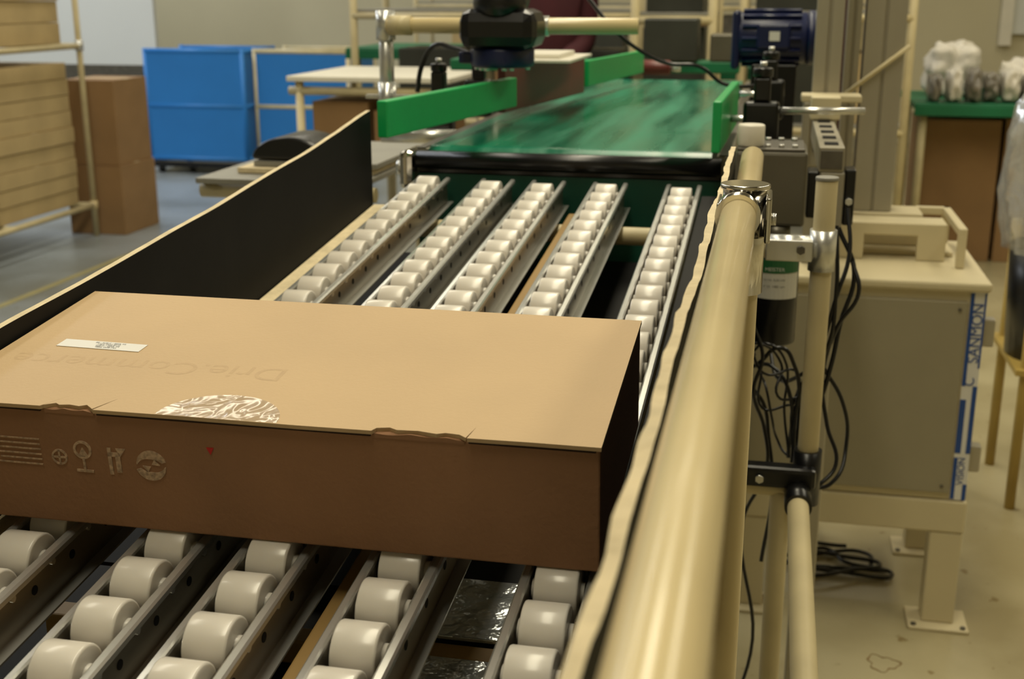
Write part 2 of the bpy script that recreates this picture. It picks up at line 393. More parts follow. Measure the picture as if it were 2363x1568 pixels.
pipe((-.62,1.84,.990),(-.03,1.84,.990),'cream_old')
for y in (.45,1.08):
    pipe((-.62,y,RT(y)-.070),(-.03,y,RT(y)-.070),'cream_old')
for y in (.45,1.61):
    pipe((-.60,y,0),(-.60,y,RT(y)-.055),'cream_old')
pipe((.040,1.60,0),(.040,1.60,.69),'cream_old')
pipe((.062,.2,.695),(.062,1.585,.695),'cream_old')
b=B(); b.box(-.05,.085,1.575,1.605,.700,.730,'blackgloss',.006); b.cyl((.073,1.61,.670),(.073,1.61,.748),.019,'blackgloss',24)
b.cyl((.062,1.53,.695),(.062,1.59,.695),.018,'blackgloss',24); b.cyl((.01,1.572,.715),(.01,1.568,.715),.006,'steel',6); b.done('pipe_joint',FR,label='black pipe joint')
pipe((-.62,1.60,.695),(.05,1.60,.695),'cream_old')
for x in (-.480,-.298,):
    o=bx('slat',(x-.009,x+.009,.35,1.88,-.009,.009),'rust',FR,bev=.002); 
    o.rotation_euler=(SL,0,0); o.location=Vector((x,1.115,RT(1.115)-.058))-FR.location
b=B(); b.prism([(.95,.825),(1.90,RT(1.90)-.135),(1.90,RT(1.90)-.131),(.95,.829)],'X',-.612,-.036,'black'); b.done('under_shade_panel',FR,label='black panel added as shade under the tracks')  # added black panel in place of the shade between the tracks
TR=bx('shade_tray',(-.78,-.04,.30,1.92,.800,.806),'black',bev=.001,label='black tray added to darken the space beneath the roller tracks',cat='tray')  # added black sheet, stands for the darkness below the rollers
for y in (.46,.70,.862,): bx('support_bar',(-.60,-.035,y-.012,y+.012,.806,.828),'rust',FR,bev=.002)
def plate(x0,x1,y0,y1):
    b=B(); b.box(x0,x1,y0,y1,.8285,.8325,'plate',.001); b.box(x0,x0+.004,y0,y1,.832,.842,'plate',.001); b.box(x1-.004,x1,y0,y1,.832,.842,'plate',.001)
    for x in (x0+.02,x1-.02):
        for y in (y0+.015,y1-.015): b.cyl((x,y,.832),(x,y,.835),.004,'steel_dk',8)
    b.done('steel_plate',label='bare galvanised steel plate lying under the rollers',cat='metal plate',group='steel plates under the rollers')
plate(-.315,-.115,.878,1.035); plate(-.315,-.115,.715,.845); plate(-.315,-.115,.47,.685)

# ------------------------------------------------------------ belt conveyor
BC=root('belt_conveyor',(-.325,2.8,0),'green belt conveyor with aluminium side frames','belt conveyor')
def loopprof(y0,y1,z0,z1,n=10):
    r=(z1-z0)/2; zc=(z0+z1)/2; P=[]
    for i in range(n+1):
        a=math.pi/2-math.pi*i/n; P.append((y1-r+r*math.cos(a),zc+r*math.sin(a)))
    for i in range(n+1):
        a=-math.pi/2-math.pi*i/n; P.append((y0+r+r*math.cos(a),zc+r*math.sin(a)))
    return P
b=B(); b.prism(loopprof(1.955,3.7,1.045,1.105),'X',-.560,-.092,'belt'); b.done('belt',BC,label='smooth green conveyor belt')
b=B(); b.cyl((-.575,1.95,1.084),(-.075,1.95,1.084),.015,'blackgloss',28); b.box(-.575,-.075,1.953,1.97,1.06,1.085,'blackgloss',.003); b.done('nose_roller',BC,label='glossy black end roller')
b=B(); b.box(-.575,-.075,1.948,1.955,.80,1.062,'belt_dk',.001); b.done('lower_belt',BC,label='dark green belt hanging under the end')
for x0,x1 in ((-.592,-.567),(-.085,-.062)):
    b=B(); b.box(x0,x1,1.985,3.7,1.03,1.098,'alu',.002); b.box(x0+.004,x1-.004,1.985,3.7,1.098,1.100,'steel_dk'); b.done('side_frame',BC)
b=B(); b.box(-.604,-.578,1.93,2.02,1.035,1.10,'chrome',.01); b.cyl((-.61,1.95,1.07),(-.60,1.95,1.07),.012,'steel',16); b.done('end_bracket',BC,label='silver end bracket')
for y in (2.15,3.5):
    for x in (-.58,-.073):
        bx('leg',(x-.02,x+.02,y-.02,y+.02,0,1.035),'alu',BC,bev=.003)
b=B(); b.cyl((-.40,3.76,1.135),(-.31,3.76,1.135),.022,'red',20,bev=.006); b.cyl((-.43,3.76,1.135),(-.40,3.76,1.135),.012,'steel',16); b.cyl((-.31,3.76,1.135),(-.28,3.76,1.135),.012,'steel',16)
b.box(-.445,-.425,3.69,3.78,1.05,1.145,'blackgloss',.003); b.done('red_handle',BC,label='small red handle roller')
def strip(name,p,q,z0,z1,t,m,lab,cat):
    p=Vector(p+(0,));q=Vector(q+(0,));d=q-p; L=d.length; a=math.atan2(d.y,d.x)
    b=B(); b.box(-L/2,L/2,-t/2,t/2,z0,z1,m,.0025)
    o=b.done(name,None,label=lab,cat=cat); o.rotation_euler=(0,0,a); o.location=((p+q)/2)[:2]+(z0,); return o
strip('green_guide',(-.583,1.79),(-.500,2.36),1.137,1.193,.018,'green','bright green plastic side guide beside the belt','guide rail')
strip('red_guide',(-.528,2.38),(-.452,2.92),1.122,1.212,.016,'red','dark red brown guide panel beside the belt','guide rail')
strip('green_guide',(-.445,2.94),(-.372,3.5),1.135,1.196,.016,'green','pale green plastic side guide beside the belt','guide rail')
strip('green_guide',(-.083,1.885),(-.072,2.34),1.115,1.193,.014,'green','bright green plastic side guide bolted to the frame','guide rail')
def clampset(x,y,z,flip,lab,rod=None):
    R=root('guide_clamp',(x,y,z-.1),lab,'clamp')
    b=B(); b.box(x-.03,x+.03,y-.018,y+.018,z-.09,z-.01,'blackgloss',.006); b.box(x-.014,x+.014,y-.014,y+.014,z-.01,z+.03,'blackgloss',.004); b.done('clamp_block',R)
    b=B(); b.cyl((x,y,z+.03),(x,y,z+.046),.017,'blackgloss',12,bev=.003); b.cyl((x,y,z+.046),(x,y,z+.056),.006,'steel',10); b.done('clamp_knob',R)
    b=B(); b.cyl((x,y,z-.04),(x+.06*flip,y,z-.04),.006,'steel',12); b.done('clamp_rod',R,label='steel rod')
    if rod:
        b=B(); b.cyl(*rod,.006,'steel'); b.done('clamp_rod',R,label='thin long steel rod')
clampset(-.66,2.40,1.17,1,'black plastic guide clamp with steel rod')
clampset(-.63,2.62,1.18,1,'black plastic guide clamp with steel rod')
clampset(-.02,2.12,1.185,-1,'tall black guide clamp beside the gearbox',((.012,2.12,1.160),(.15,2.14,1.160)))
clampset(-.01,2.6,1.19,-1,'black plastic guide clamp with steel rod')

GB=root('gearbox',(0,1.92,.99),'grey metal gearbox beside the belt end','gearbox')
b=B(); b.box(-.052,.055,1.86,1.99,1.01,1.122,'greybox',.005); b.done('housing',GB)
b=B(); b.box(-.05,.05,1.865,1.985,1.122,1.127,'steel_dk',.002)
for x in (-.005,.015,.035,): 
    for y in (1.88,1.97): b.cyl((x,y,1.127),(x,y,1.132),.005,'steel',6)
b.done('cover_plate',GB,label='bolted steel cover')
b=B(); b.cyl((-.031,1.89,1.127),(-.031,1.89,1.160),.0205,'white',28,bev=.003); b.done('white_cap',GB,label='white plastic cap')
PS=root('profile_stack',(.10,2.15,0),'slotted aluminium profiles with black brackets beside the gearbox','machine frame')
b=B(); b.box(.075,.115,2.0,2.5,1.075,1.115,'alu',.002); b.box(.078,.112,1.998,2.003,1.08,1.11,'steel_dk',.001)
for k in range(5): b.box(.084,.106,2.03+.09*k,2.06+.09*k,1.115,1.117,'black')
b.done('profile_bar',PS)
b=B(); b.box(.078,.118,2.0,2.04,.0,1.075,'alu',.003); b.done('profile_leg',PS)
b=B(); b.box(.060,.078,2.0,2.06,1.0,1.075,'blackgloss',.003); b.done('bracket',PS,label='black corner bracket')
b=B(); b.box(.118,.135,2.0,2.05,.99,1.08,'blackgloss',.003); b.cyl((.126,1.998,1.03),(.126,1.99,1.03),.006,'steel',6); b.done('bracket',PS,label='black corner bracket')
b=B(); b.box(.070,.125,2.42,2.48,1.117,1.16,'cab',.003); b.done('sensor_block',PS,label='cream sensor block')
MO=root('drive_motor',(.016,1.87,.83),'black cylindrical drive motor with white label','motor')
b=B(); b.cyl((.016,1.86,.83),(.016,1.86,.988),.036,'blackgloss',32,bev=.004); b.cyl((.016,1.88,.988),(.016,1.88,1.009),.02,'greybox',28); b.done('motor_body',MO)
def arc_label(z0,z1,m,name,r,a0,a1):
    b=B(); n=12; out=[(.016+r*math.cos(a0+(a1-a0)*i/n),1.86+r*math.sin(a0+(a1-a0)*i/n)) for i in range(n+1)]
    inn=[(.016+(r-.0006)*math.cos(a0+(a1-a0)*i/n),1.86+(r-.0006)*math.sin(a0+(a1-a0)*i/n)) for i in range(n+1)]
    b.prism(out+inn[::-1],'Z',z0,z1,m); b.done(name,MO)
arc_label(.905,.965,'motlab','motor_label',.0368,-2.6,-.4); arc_label(.945,.965,'greenlab','motor_label',.0372,-2.6,-.4)
text('label_print','MEISTER',.008,Vector((.016,1.8226,.951))-MO.location,(math.pi/2,0,0),'motlab',MO)
text('label_print','50 Hz  0,25 kW',.005,Vector((.016,1.8226,.935))-MO.location,(math.pi/2,0,0),'darktext',MO)
text('label_print','IP 54  1400 rpm',.005,Vector((.016,1.8226,.925))-MO.location,(math.pi/2,0,0),'darktext',MO)

OP=root('overhead_pipe_frame',(-.756,2.35,1.1),'cream crossbar pipe on galvanised post over the belt','pipe frame')
cy('crossbar',(-.75,2.35,1.290),(-.26,2.38,1.290),.0155,'cream',OP,bev=.0015)
cy('post',(-.756,2.36,1.09),(-.756,2.36,1.31),.0145,'steel',OP)
cy('arm',(-.77,2.36,1.075),(-.594,2.36,1.075),.0145,'steel',OP)
b=B(); b.cyl((-.756,2.36,1.262),(-.756,2.36,1.318),.019,'steel',20); b.cyl((-.745,2.35,1.29),(-.70,2.352,1.29),.019,'cream_old',20); b.done('pipe_joint',OP,label='galvanised pipe joint')
b=B(); b.cyl((-.756,2.36,1.10),(-.756,2.36,1.18),.018,'steel',20); b.box(-.80,-.62,2.352,2.368,1.148,1.156,'steel',.001); b.done('pipe_joint',OP)
b=B(); b.cyl((-.49,2.364,1.29),(-.43,2.367,1.29),.019,'steel',20); b.done('pipe_joint',OP,label='galvanised pipe joint')
SM=root('scanner_head',(-.51,2.30,1.22),'black scanner head on a blue motor over the belt','scanner')
dx=.014; dz=.018
b=B(); b.box(-.585+dx,-.440+dx,2.20,2.325,1.234+dz,1.305+dz,'blackgloss',.022); b.box(-.56+dx,-.47+dx,2.22,2.325,1.30+dz,1.345+dz,'blackgloss',.018); b.ell((-.512+dx,2.235,1.315+dz),.05,.045,.035,'blackgloss'); b.done('scanner_housing',SM)
b=B(); b.cyl((-.515+dx,2.27,1.200+dz),(-.515+dx,2.27,1.236+dz),.060,'bluem',28,bev=.006); b.box(-.595+dx,-.462+dx,2.25,2.30,1.206+dz,1.228+dz,'bluem',.004)
for i in range(6): b.cyl((-.515+dx+.048*math.cos(i),2.27-.048*abs(math.sin(i)),1.195+dz),(-.515+dx+.048*math.cos(i),2.27-.048*abs(math.sin(i)),1.203+dz),.005,'steel',8)
b.done('blue_motor',SM,label='dark blue painted motor')
b=B(); b.box(-.56,-.41,2.50,2.80,1.213,1.219,'white',.001); b.box(-.53,-.44,2.55,2.74,1.219,1.229,'white',.002); b.done('paper_stack',label='white papers on top of the red guide',cat='papers')
RM=root('geared_motor',(-.01,3.15,1.1),'dark blue finned electric motor beside the belt','motor')
b=B(); b.cyl((-.095,3.15,1.245),(.07,3.15,1.245),.062,'bluem',28,bev=.004)
for i in range(14):
    a=i*2*math.pi/14
    c=Vector((0,3.15+.066*math.cos(a),1.245+.066*math.sin(a))); b.cyl((-.085,c.y,c.z),(.055,c.y,c.z),.005,'bluem',6)
b.box(-.05,.03,3.075,3.12,1.22,1.28,'bluem',.006); b.done('motor_body',RM)
b=B(); b.cyl((.07,3.15,1.245),(.09,3.15,1.245),.066,'bluem',28,bev=.006); b.done('end_flange',RM)
b=B(); b.box(-.11,-.09,3.09,3.21,1.17,1.31,'bluem',.008); b.done('end_flange',RM)
b=B(); b.box(-.02,.005,3.0725,3.0755,1.24,1.262,'label'); b.done('rating_plate',RM,label='pale rating plate')
bx('motor_bracket',(-.06,.05,3.11,3.19,1.0,1.183),'blackgloss',RM,bev=.004)
bx('motor_leg',(-.03,.02,3.12,3.18,0,1.0),'alu',RM,bev=.004)

# ------------------------------------------------------------ cabinet
CB=root('control_cabinet',(.215,2.775,0),'beige metal electrical cabinet standing on a low frame','cabinet')
b=B(); b.box(-.02,.45,2.56,3.0,.30,.775,'cab',.006); b.done('cabinet_body',CB)
b=B(); b.box(-.024,.456,2.546,3.005,.763,.783,'cab',.006); b.done('top_cover',CB)
b=B(); b.box(-.01,.414,2.551,2.562,.318,.742,'cabdoor',.003)
for x in (.005,.398):
    for z in (.335,.725): b.cyl((x,2.549,z),(x,2.553,z),.004,'steel_dk',8)
b.done('door',CB,label='grey cabinet door')
b=B(); b.box(.450,.476,2.58,2.61,.64,.70,'alu',.004); b.done('latch',CB); b=B(); b.box(.450,.476,2.58,2.61,.36,.42,'alu',.004); b.done('latch',CB)
b=B(); b.box(.418,.4495,2.5575,2.5600,.303,.762,'label'); b.done('printed_tape',CB,label='white tape with blue lettering')
for x0,x1,z0,z1 in ((.418,.4255,.56,.76),(.418,.430,.41,.53),(.440,.4495,.41,.56),(.418,.426,.305,.40),(.4455,.4495,.60,.76),(.441,.4495,.303,.34)):
    bx('tape_stripe',(x0,x1,2.5568,2.5577,z0,z1),'blueink',CB)
text('tape_print','SANMON',.030,Vector((.4355,2.5562,.675))-CB.location,(math.pi/2,-math.pi/2,0),'blueink',CB)
text('tape_print','C',.028,Vector((.433,2.5562,.57))-CB.location,(math.pi/2,-math.pi/2,0),'blueink',CB)
text('tape_print','VISION',.020,Vector((.435,2.5562,.37))-CB.location,(math.pi/2,-math.pi/2,0),'blueink',CB)
b=B(); b.box(-.03,.455,2.555,3.0,.225,.30,'cab',.005); b.done('stand_frame',CB)
for x in (-.03,.385):
    for y in (2.557,2.935):
        b=B(); b.box(x,x+.068,y,y+.06,.008,.225,'cab',.004); b.box(x-.03,x+.098,y-.03,y+.07,0,.008,'cab',.002)
        for ddx in (-.018,.086): b.cyl((x+ddx,y-.018,.008),(x+ddx,y-.018,.012),.006,'steel_dk',8)
        b.done('leg',CB)
FX=root('column_base',(.26,2.8,.784),'cream steel base bracket bolted on the cabinet','bracket')
b=B(); b.box(.13,.41,2.80,2.98,.7835,.795,'cab',.003); b.box(.140,.345,2.85,2.96,.795,.87,'cab',.004); b.done('base_block',FX)
b=B(); b.box(.150,.385,2.745,2.757,.838,.866,'cab',.003); b.box(.150,.212,2.745,2.757,.7835,.842,'cab',.002); b.box(.325,.385,2.745,2.757,.7835,.842,'cab',.002); b.box(.150,.385,2.757,2.83,.860,.866,'cab',.002); b.done('front_bracket',FX)
b=B(); b.box(.400,.418,2.68,2.97,.852,.870,'cab',.003); b.box(.400,.418,2.68,2.698,.7835,.855,'cab',.003); b.box(.34,.418,2.95,2.970,.852,.870,'cab',.003); b.box(.400,.418,2.952,2.970,.7835,.855,'cab',.003); b.done('guard_bar',FX)
def column(x,y,w,d,z0,z1,lab):
    R=root('aluminium_column',(x,y,z0),lab,'column')
    b=B(); g=.008; hx,hy=w/2,d/2
    P=[(-hx,-hy),(-g/2,-hy),(-g/2,-hy+g),(g/2,-hy+g),(g/2,-hy),(hx,-hy),(hx,-g/2),(hx-g,-g/2),(hx-g,g/2),(hx,g/2),(hx,hy),(g/2,hy),(g/2,hy-g),(-g/2,hy-g),(-g/2,hy),(-hx,hy),(-hx,g/2),(-hx+g,g/2),(-hx+g,-g/2),(-hx,-g/2)]
    b.prism([(x+p[0],y+p[1]) for p in P],'Z',z0,z1,'alu'); b.done('extrusion',R)
    b=B(); b.box(x-hx,x+hx,y-hy,y+hy,z1,z1+.004,'blackgloss'); b.done('end_cap',R)
    return R
c1=column(.232,2.905,.085,.085,.8715,2.2,'tall slotted aluminium column on the cabinet bracket')
b=B(); b.cyl((.150,2.852,1.13),(.285,2.852,1.24),.005,'cream_old'); b.done('diagonal_rod',c1,label='thin cream rod')
column(.165,2.905,.030,.060,.8715,2.2,'slim slotted aluminium column beside the larger one')
c3=column(.105,2.70,.055,.055,.785,2.2,'slotted aluminium column on the cabinet')
b=B(); b.box(.055,.175,2.60,2.67,1.135,1.150,'cab',.003); b.box(.07,.13,2.63,2.668,1.0,1.135,'alu',.003); b.box(.06,.075,2.60,2.67,1.03,1.135,'alu',.002); b.box(.085,.115,2.625,2.632,1.03,1.06,'blackgloss',.002); b.done('sensor_bracket',c3)
cy('maroon_pipe',(.155,3.05,0),(.155,3.05,2.2),.016,'maroon',label='dark maroon vertical pipe behind the aluminium columns',cat='pipe')

# ------------------------------------------------------------ cables
CG='black machine cables'
def cable(pts,r=.0030,lab='black electrical cable hanging beside the pipe post'): curve('cable',pts,r,'blackgloss',None,lab,'cable',CG)
cable([(.11,1.75,1.06),(.115,1.72,1.0),(.10,1.7,.94),(.085,1.7,.87),(.06,1.7,.80),(.055,1.68,.70)])
cable([(.12,1.72,.99),(.13,1.7,.95),(.105,1.7,.9),(.09,1.7,.83),(.10,1.68,.76),(.115,1.66,.71),(.09,1.64,.68)])
cable([(0,1.7,.84),(.03,1.7,.865),(.05,1.7,.84),(.06,1.7,.79),(.06,1.7,.70)])
cable([(-.01,1.75,.82),(.02,1.72,.83),(.045,1.7,.8),(.05,1.7,.70)])
cable([(-.005,1.7,.80),(.01,1.7,.78),(.02,1.7,.73),(.03,1.68,.66),(.02,1.66,.55)])
cable([(.09,1.7,.84),(.12,1.7,.79),(.13,1.7,.73),(.11,1.66,.68),(.08,1.66,.67)])
cable([(-.01,1.72,.85),(.01,1.70,.87),(.035,1.7,.85),(.04,1.7,.77),(.05,1.68,.71)],.002)
cable([(.016,1.8,.83),(.03,1.76,.80),(.06,1.72,.82),(.09,1.7,.86),(.10,1.7,.95),(.095,1.72,1.04)])
cable([(.10,1.76,1.03),(.125,1.74,.97),(.11,1.72,.90),(.10,1.70,.84),(.085,1.69,.78),(.07,1.68,.74)],.0035)
cable([(-.01,1.68,.90),(.005,1.67,.86),(-.005,1.66,.81),(.012,1.66,.76),(.02,1.66,.70),(-.01,1.68,.60),(.015,1.7,.40),(-.02,1.75,.2),(-.03,1.8,.01)],.0028)
for k in range(4):
    z=.87-.02*k
    P=[(-.012+.006*k,1.70+.01*k,z)]
    for i in range(4):
        P.append((.0+.02*i+random.uniform(-.018,.018),1.69+random.uniform(-.02,.03),z-.03*i+random.uniform(-.03,.03)))
    P.append((.06+random.uniform(-.01,.03),1.68,.70)); cable(P,.0020,'thin black wire tangled below the drive motor')
cable([(-.40,2.5,1.37),(-.31,2.5,1.27),(-.26,2.5,1.235),(-.21,2.5,1.215),(-.15,2.5,1.21),(-.10,2.52,1.175),(-.02,2.55,1.17)],.004,'black electrical cable looping over the belt')
cable([(-.70,2.38,1.16),(-.69,2.38,1.21),(-.66,2.36,1.25),(-.61,2.32,1.25),(-.56,2.28,1.24)],.005,'black cable entering the blue motor')
for k in range(2):
    P=[]
    for i in range(12):
        a=i*2*math.pi/6.3+k*1.3; rr=random.uniform(.04,.16)
        P.append((.20+rr*1.0*math.cos(a),2.80+.6*rr*math.sin(a),.008+.005*k+.01*random.random()))
    cable(P,.005,'tangled black cable lying on the floor under the cabinet')

# ------------------------------------------------------------ left trolley
TT=root('side_table',(-1.0,2.6,0),'small cream pipe trolley with grey boards','trolley')
for x in (-1.04,-.85):
    for y in (2.40,2.90): cy('leg',(x,y,0),(x,y,.935),.014,'cream_old',TT)
for y in (2.40,2.90): cy('rail',(-1.19,y,.945),(-.80,y,.945),.016,'cream_old',TT)
for i,(x0,x1,y0,y1,m) in enumerate(((-1.19,-.82,2.37,2.90,'grey'),(-1.13,-.83,2.45,2.88,'card_edge'),(-1.10,-.82,2.47,2.87,'grey'))):
    bx('grey_board',(x0,x1,y0,y1,.9625+.013*i,.974+.013*i),m,label='flat sheet stacked on the cream trolley',cat='board',bev=.001)
b=B(); pts=[]; n=16
for i in range(n+1):
    a=math.pi*i/n; pts.append((-1.02+.085*math.cos(a),1.003+.05*math.sin(a)))
b.prism(pts,'Y',2.47,2.62,'blackgloss',smooth=True); o=b.done('black_cover',label='glossy black rounded plastic cover on the boards',cat='cover')
bv=o.modifiers.new('bev','BEVEL'); bv.width=.02; bv.segments=4
b=B(); b.cyl((-.90,2.50,1.001),(-.90,2.50,1.020),.018,'white',20,bev=.003); b.done('white_cap',label='white plastic cap lying on the boards',cat='cap')
b=B(); b.cyl((-1.0,2.41,.9745),(-1.0,2.41,.99),.02,'chrome',20,bev=.003); b.done('chrome_cap',label='chrome cap lying on the board',cat='cap')

# ------------------------------------------------------------ white table behind
WT=root('work_table',(-1.5,4.65,0),'white topped table on cream pipe legs','table')
bx('table_top',(-1.78,-1.15,4.33,5.0,1.035,1.055),'white',WT,bev=.003)
for x in (-1.74,-1.19):
    for y in (4.36,4.96): cy('leg',(x,y,0),(x,y,1.035),.016,'cream_old',WT)
cy('rail',(-1.78,4.36,1.0),(-1.15,4.36,1.0),.016,'cream_old',WT)
bx('lower_shelf',(-1.76,-1.17,4.35,4.97,.70,.715),'grey',WT,bev=.002)
def box_carton(x0,x1,y0,y1,z0,z1,m='card_dark',lab='brown cardboard carton',g=None):
    R=root('carton',((x0+x1)/2,(y0+y1)/2,z0),lab,'cardboard box',group=g)
    b=B(); b.box(x0,x1,y0,y1,z0,z1-.004,m,.003); b.done('carton_body',R)
    b=B(); b.box(x0,x1,y0,(y0+y1)/2-.001,z1-.004,z1,m,.001); b.done('top_flap',R)
    b=B(); b.box(x0,x1,(y0+y1)/2+.001,y1,z1-.004,z1,m,.001); b.done('top_flap',R)
    b=B(); b.box(x0-.0006,x1+.0006,(y0+y1)/2-.025,(y0+y1)/2+.025,z1,z1+.0006,'card_edge'); b.done('packing_tape',R)
    return R
box_carton(-1.70,-1.48,4.38,4.75,.716,.96,lab='brown carton on the shelf under the table')
box_carton(-1.46,-1.20,4.38,4.75,.716,.93,lab='brown carton on the shelf under the table')

# ------------------------------------------------------------ carton rack
RK=root('carton_rack',(-4.15,5.5,0),'cream pipe storage rack filled with cartons','rack')
for x in (-3.79,-4.55):
    for y in (4.75,6.27): cy('post',(x,y,0),(x,y,2.0),.016,'cream_old',RK)
for z in (.18,1.07,1.95):
    for x in (-3.79,-4.55): cy('rail',(x,4.75,z),(x,6.27,z),.016,'cream_old',RK)
    for y in (4.75,5.5,6.27): cy('rail',(-4.55,y,z),(-3.79,y,z),.015,'cream_old',RK)
b=B(); b.cyl((-3.79,6.27,1.045),(-3.79,6.27,1.10),.024,'steel',16); b.done('pipe_joint',RK)
b=B(); b.cyl((-3.79,6.27,.155),(-3.79,6.27,.205),.022,'cream',16); b.done('pipe_joint',RK)
for (ya,yb) in ((4.80,5.42),(5.46,6.20)):
    z=.198
    for i in range(9):
        j=random.uniform(-.012,.012)
        box_carton(-4.42+j,-3.835+j*.7,ya,yb,z,z+.085,'card_old','flat tan carton stacked on the pipe rack','cartons on the rack'); z+=.0875
    z=1.088
    for i in range(5):
        j=random.uniform(-.012,.012)
        box_carton(-4.42+j,-3.835+j*.7,ya,yb-.03,z,z+.11,'card_old','flat tan carton stacked on the pipe rack','cartons on the rack'); z+=.1125
box_carton(-3.98,-3.63,6.32,6.72,.0,.40,'card_dark','tall brown carton standing on the floor')
box_carton(-3.97,-3.64,6.33,6.71,.402,.88,'card_dark','tall brown carton stacked on another carton')

# ------------------------------------------------------------ blue trolleys
def blue_trolley(x0,x1,y,lab,frame):
    R=root('blue_panel_trolley',((x0+x1)/2,y+.3,0),lab,'trolley')
    for x in (x0,x1):
        for yy in (y,y+.6): cy('post',(x,yy,.05),(x,yy,.95),.018,'cream_old' if frame else 'blue',R)
    for z in (.93,.52,.12):
        cy('rail',(x0,y,z),(x1,y,z),.020,'cream_old' if frame else 'blue',R); cy('rail',(x0,y+.6,z),(x1,y+.6,z),.018,'cream_old' if frame else 'blue',R)
        cy('rail',(x1,y,z),(x1,y+.6,z),.018,'cream_old' if frame else 'blue',R)
    for z0,z1 in ((.13,.51),(.535,.915)):
        bx('blue_panel',(x0+.01,x1-.01,y-.012,y-.004,z0,z1),'blue',R,bev=.001); bx('blue_panel',(x1-.004,x1+.004,y+.01,y+.59,z0,z1),'blue',R,bev=.001)
    bx('base_board',(x0-.01,x1+.01,y-.01,y+.61,.05,.09),'blackgloss',R,bev=.003)
    for x in (x0+.05,x1-.05):
        for yy in (y+.04,y+.56):
            b=B(); b.cyl((x-.015,yy,.03),(x+.015,yy,.03),.03,'blackgloss',16); b.box(x-.02,x+.02,yy-.02,yy+.02,.04,.052,'steel',.002); b.done('castor_wheel',R)
blue_trolley(-4.72,-3.93,8.72,'trolley closed with bright blue plastic panels',False)
blue_trolley(-3.86,-3.12,8.80,'cream framed trolley with bright blue plastic panels',True)
WPR=root('partition_wall',(-6.2,9.92,0),'pale partition panel with dark lower base','partition')
bx('wall_panel',(-7.2,-5.25,9.9,9.95,.75,2.2),'wallw',WPR)
bx('partition_base',(-7.2,-5.25,9.89,9.96,0,.75),'steel_dk',WPR)

# ------------------------------------------------------------ background shelves and tables
def green_table(x0,x1,y0,y1,z,lab,leg='cream_old'):
    R=root('green_table',((x0+x1)/2,(y0+y1)/2,0),lab,'table')
    bx('table_top',(x0,x1,y0,y1,z-.03,z),'green_dk',R,bev=.004); bx('edge_rail',(x0,x1,y0-.01,y0,z-.06,z-.01),'green_dk',R,bev=.002)
    for x in (x0+.05,x1-.05):
        for y in (y0+.05,y1-.05): cy('leg',(x,y,0),(x,y,z-.03),.02,leg,R)
green_table(-2.35,-1.3,6.6,7.3,1.06,'long green topped packing table')
green_table(-.9,.5,6.2,6.9,1.0,'long green topped packing table')
green_table(.68,2.6,6.35,7.2,.83,'green matted table loaded with white sacks')
def shelf_rack(x0,x1,y,z1,lab):
    R=root('shelf_rack',((x0+x1)/2,y+.25,0),lab,'shelf')
    for x in (x0,x1):
        for yy in (y,y+.5): cy('post',(x,yy,0),(x,yy,z1),.018,'cream_old',R)
    for z in (.3,.8,1.28,1.75):
        if z<z1: bx('shelf_board',(x0,x1,y,y+.5,z-.015,z),'grey',R,bev=.002); cy('rail',(x0,y-.005,z-.03),(x1,y-.005,z-.03),.016,'cream_old',R)
shelf_rack(-1.95,-.6,5.6,2.0,'cream pipe shelving with grey boards')
shelf_rack(-.15,.55,5.5,2.0,'cream pipe shelving with grey boards')
shelf_rack(-3.0,-1.9,10.2,2.0,'cream pipe shelving near the back wall')
shelf_rack(-1.7,.6,9.0,2.0,'cream pipe shelving near the back wall')
shelf_rack(-.55,-.25,4.9,2.0,'narrow cream pipe shelving behind the conveyor')
for (x,y,z,w,h,m) in ((-1.75,5.65,.801,.3,.3,'darkm'),(-1.3,5.65,.801,.35,.36,'card_dark'),(-.9,5.65,.801,.2,.3,'darkm'),(-.05,5.55,.801,.25,.35,'darkm'),(.25,5.55,.801,.22,.3,'card_old'),(-2.7,10.25,.801,.5,.4,'card_old'),
   (-1.6,9.05,.801,.5,.4,'darkm'),(-1.0,9.05,.801,.5,.42,'card_dark'),(-.4,9.05,.801,.4,.4,'steel_dk'),(.1,9.05,.801,.4,.42,'darkm'),(-.52,4.93,.801,.24,.42,'darkm'),(-1.25,5.65,1.281,.4,.3,'darkm'),(-.1,5.55,1.281,.4,.3,'darkm'),(-.51,4.93,1.281,.22,.25,'darkm')):
    box_carton(x,x+w,y,y+.35,z,z+h,m,'storage box standing on the pipe shelving')
GM=root('packing_machine',(-.75,4.35,0),'dark machine with a horizontal green beam behind the belt','machine')
bx('machine_body',(-1.0,-.45,4.25,4.65,.0,1.02),'darkm',GM,bev=.01)
bx('machine_beam',(-1.12,-.12,4.22,4.34,1.09,1.13),'green_dk',GM,bev=.006,label='long green beam')
bx('machine_post',(-1.04,-.98,4.26,4.32,1.02,1.09),'alu',GM,bev=.003); bx('machine_post',(-.50,-.45,4.26,4.32,1.02,1.09),'alu',GM,bev=.003)
bx('control_box',(-.44,-.26,4.20,4.34,1.13,1.27),'darkm',GM,bev=.006)
bx('control_box',(-.22,-.13,4.22,4.34,1.13,1.22),'greybox',GM,bev=.006)
b=B(); b.cyl((-.98,4.28,1.165),(-.88,4.28,1.165),.035,'card_old',24,bev=.008); b.done('paper_roll',GM,label='tan rounded roll')
box_carton(.74,1.14,6.6,7.0,0,.73,'card_dark','large brown carton under the green table')
box_carton(1.16,1.6,6.6,7.0,0,.74,'card_dark','large brown carton under the green table')
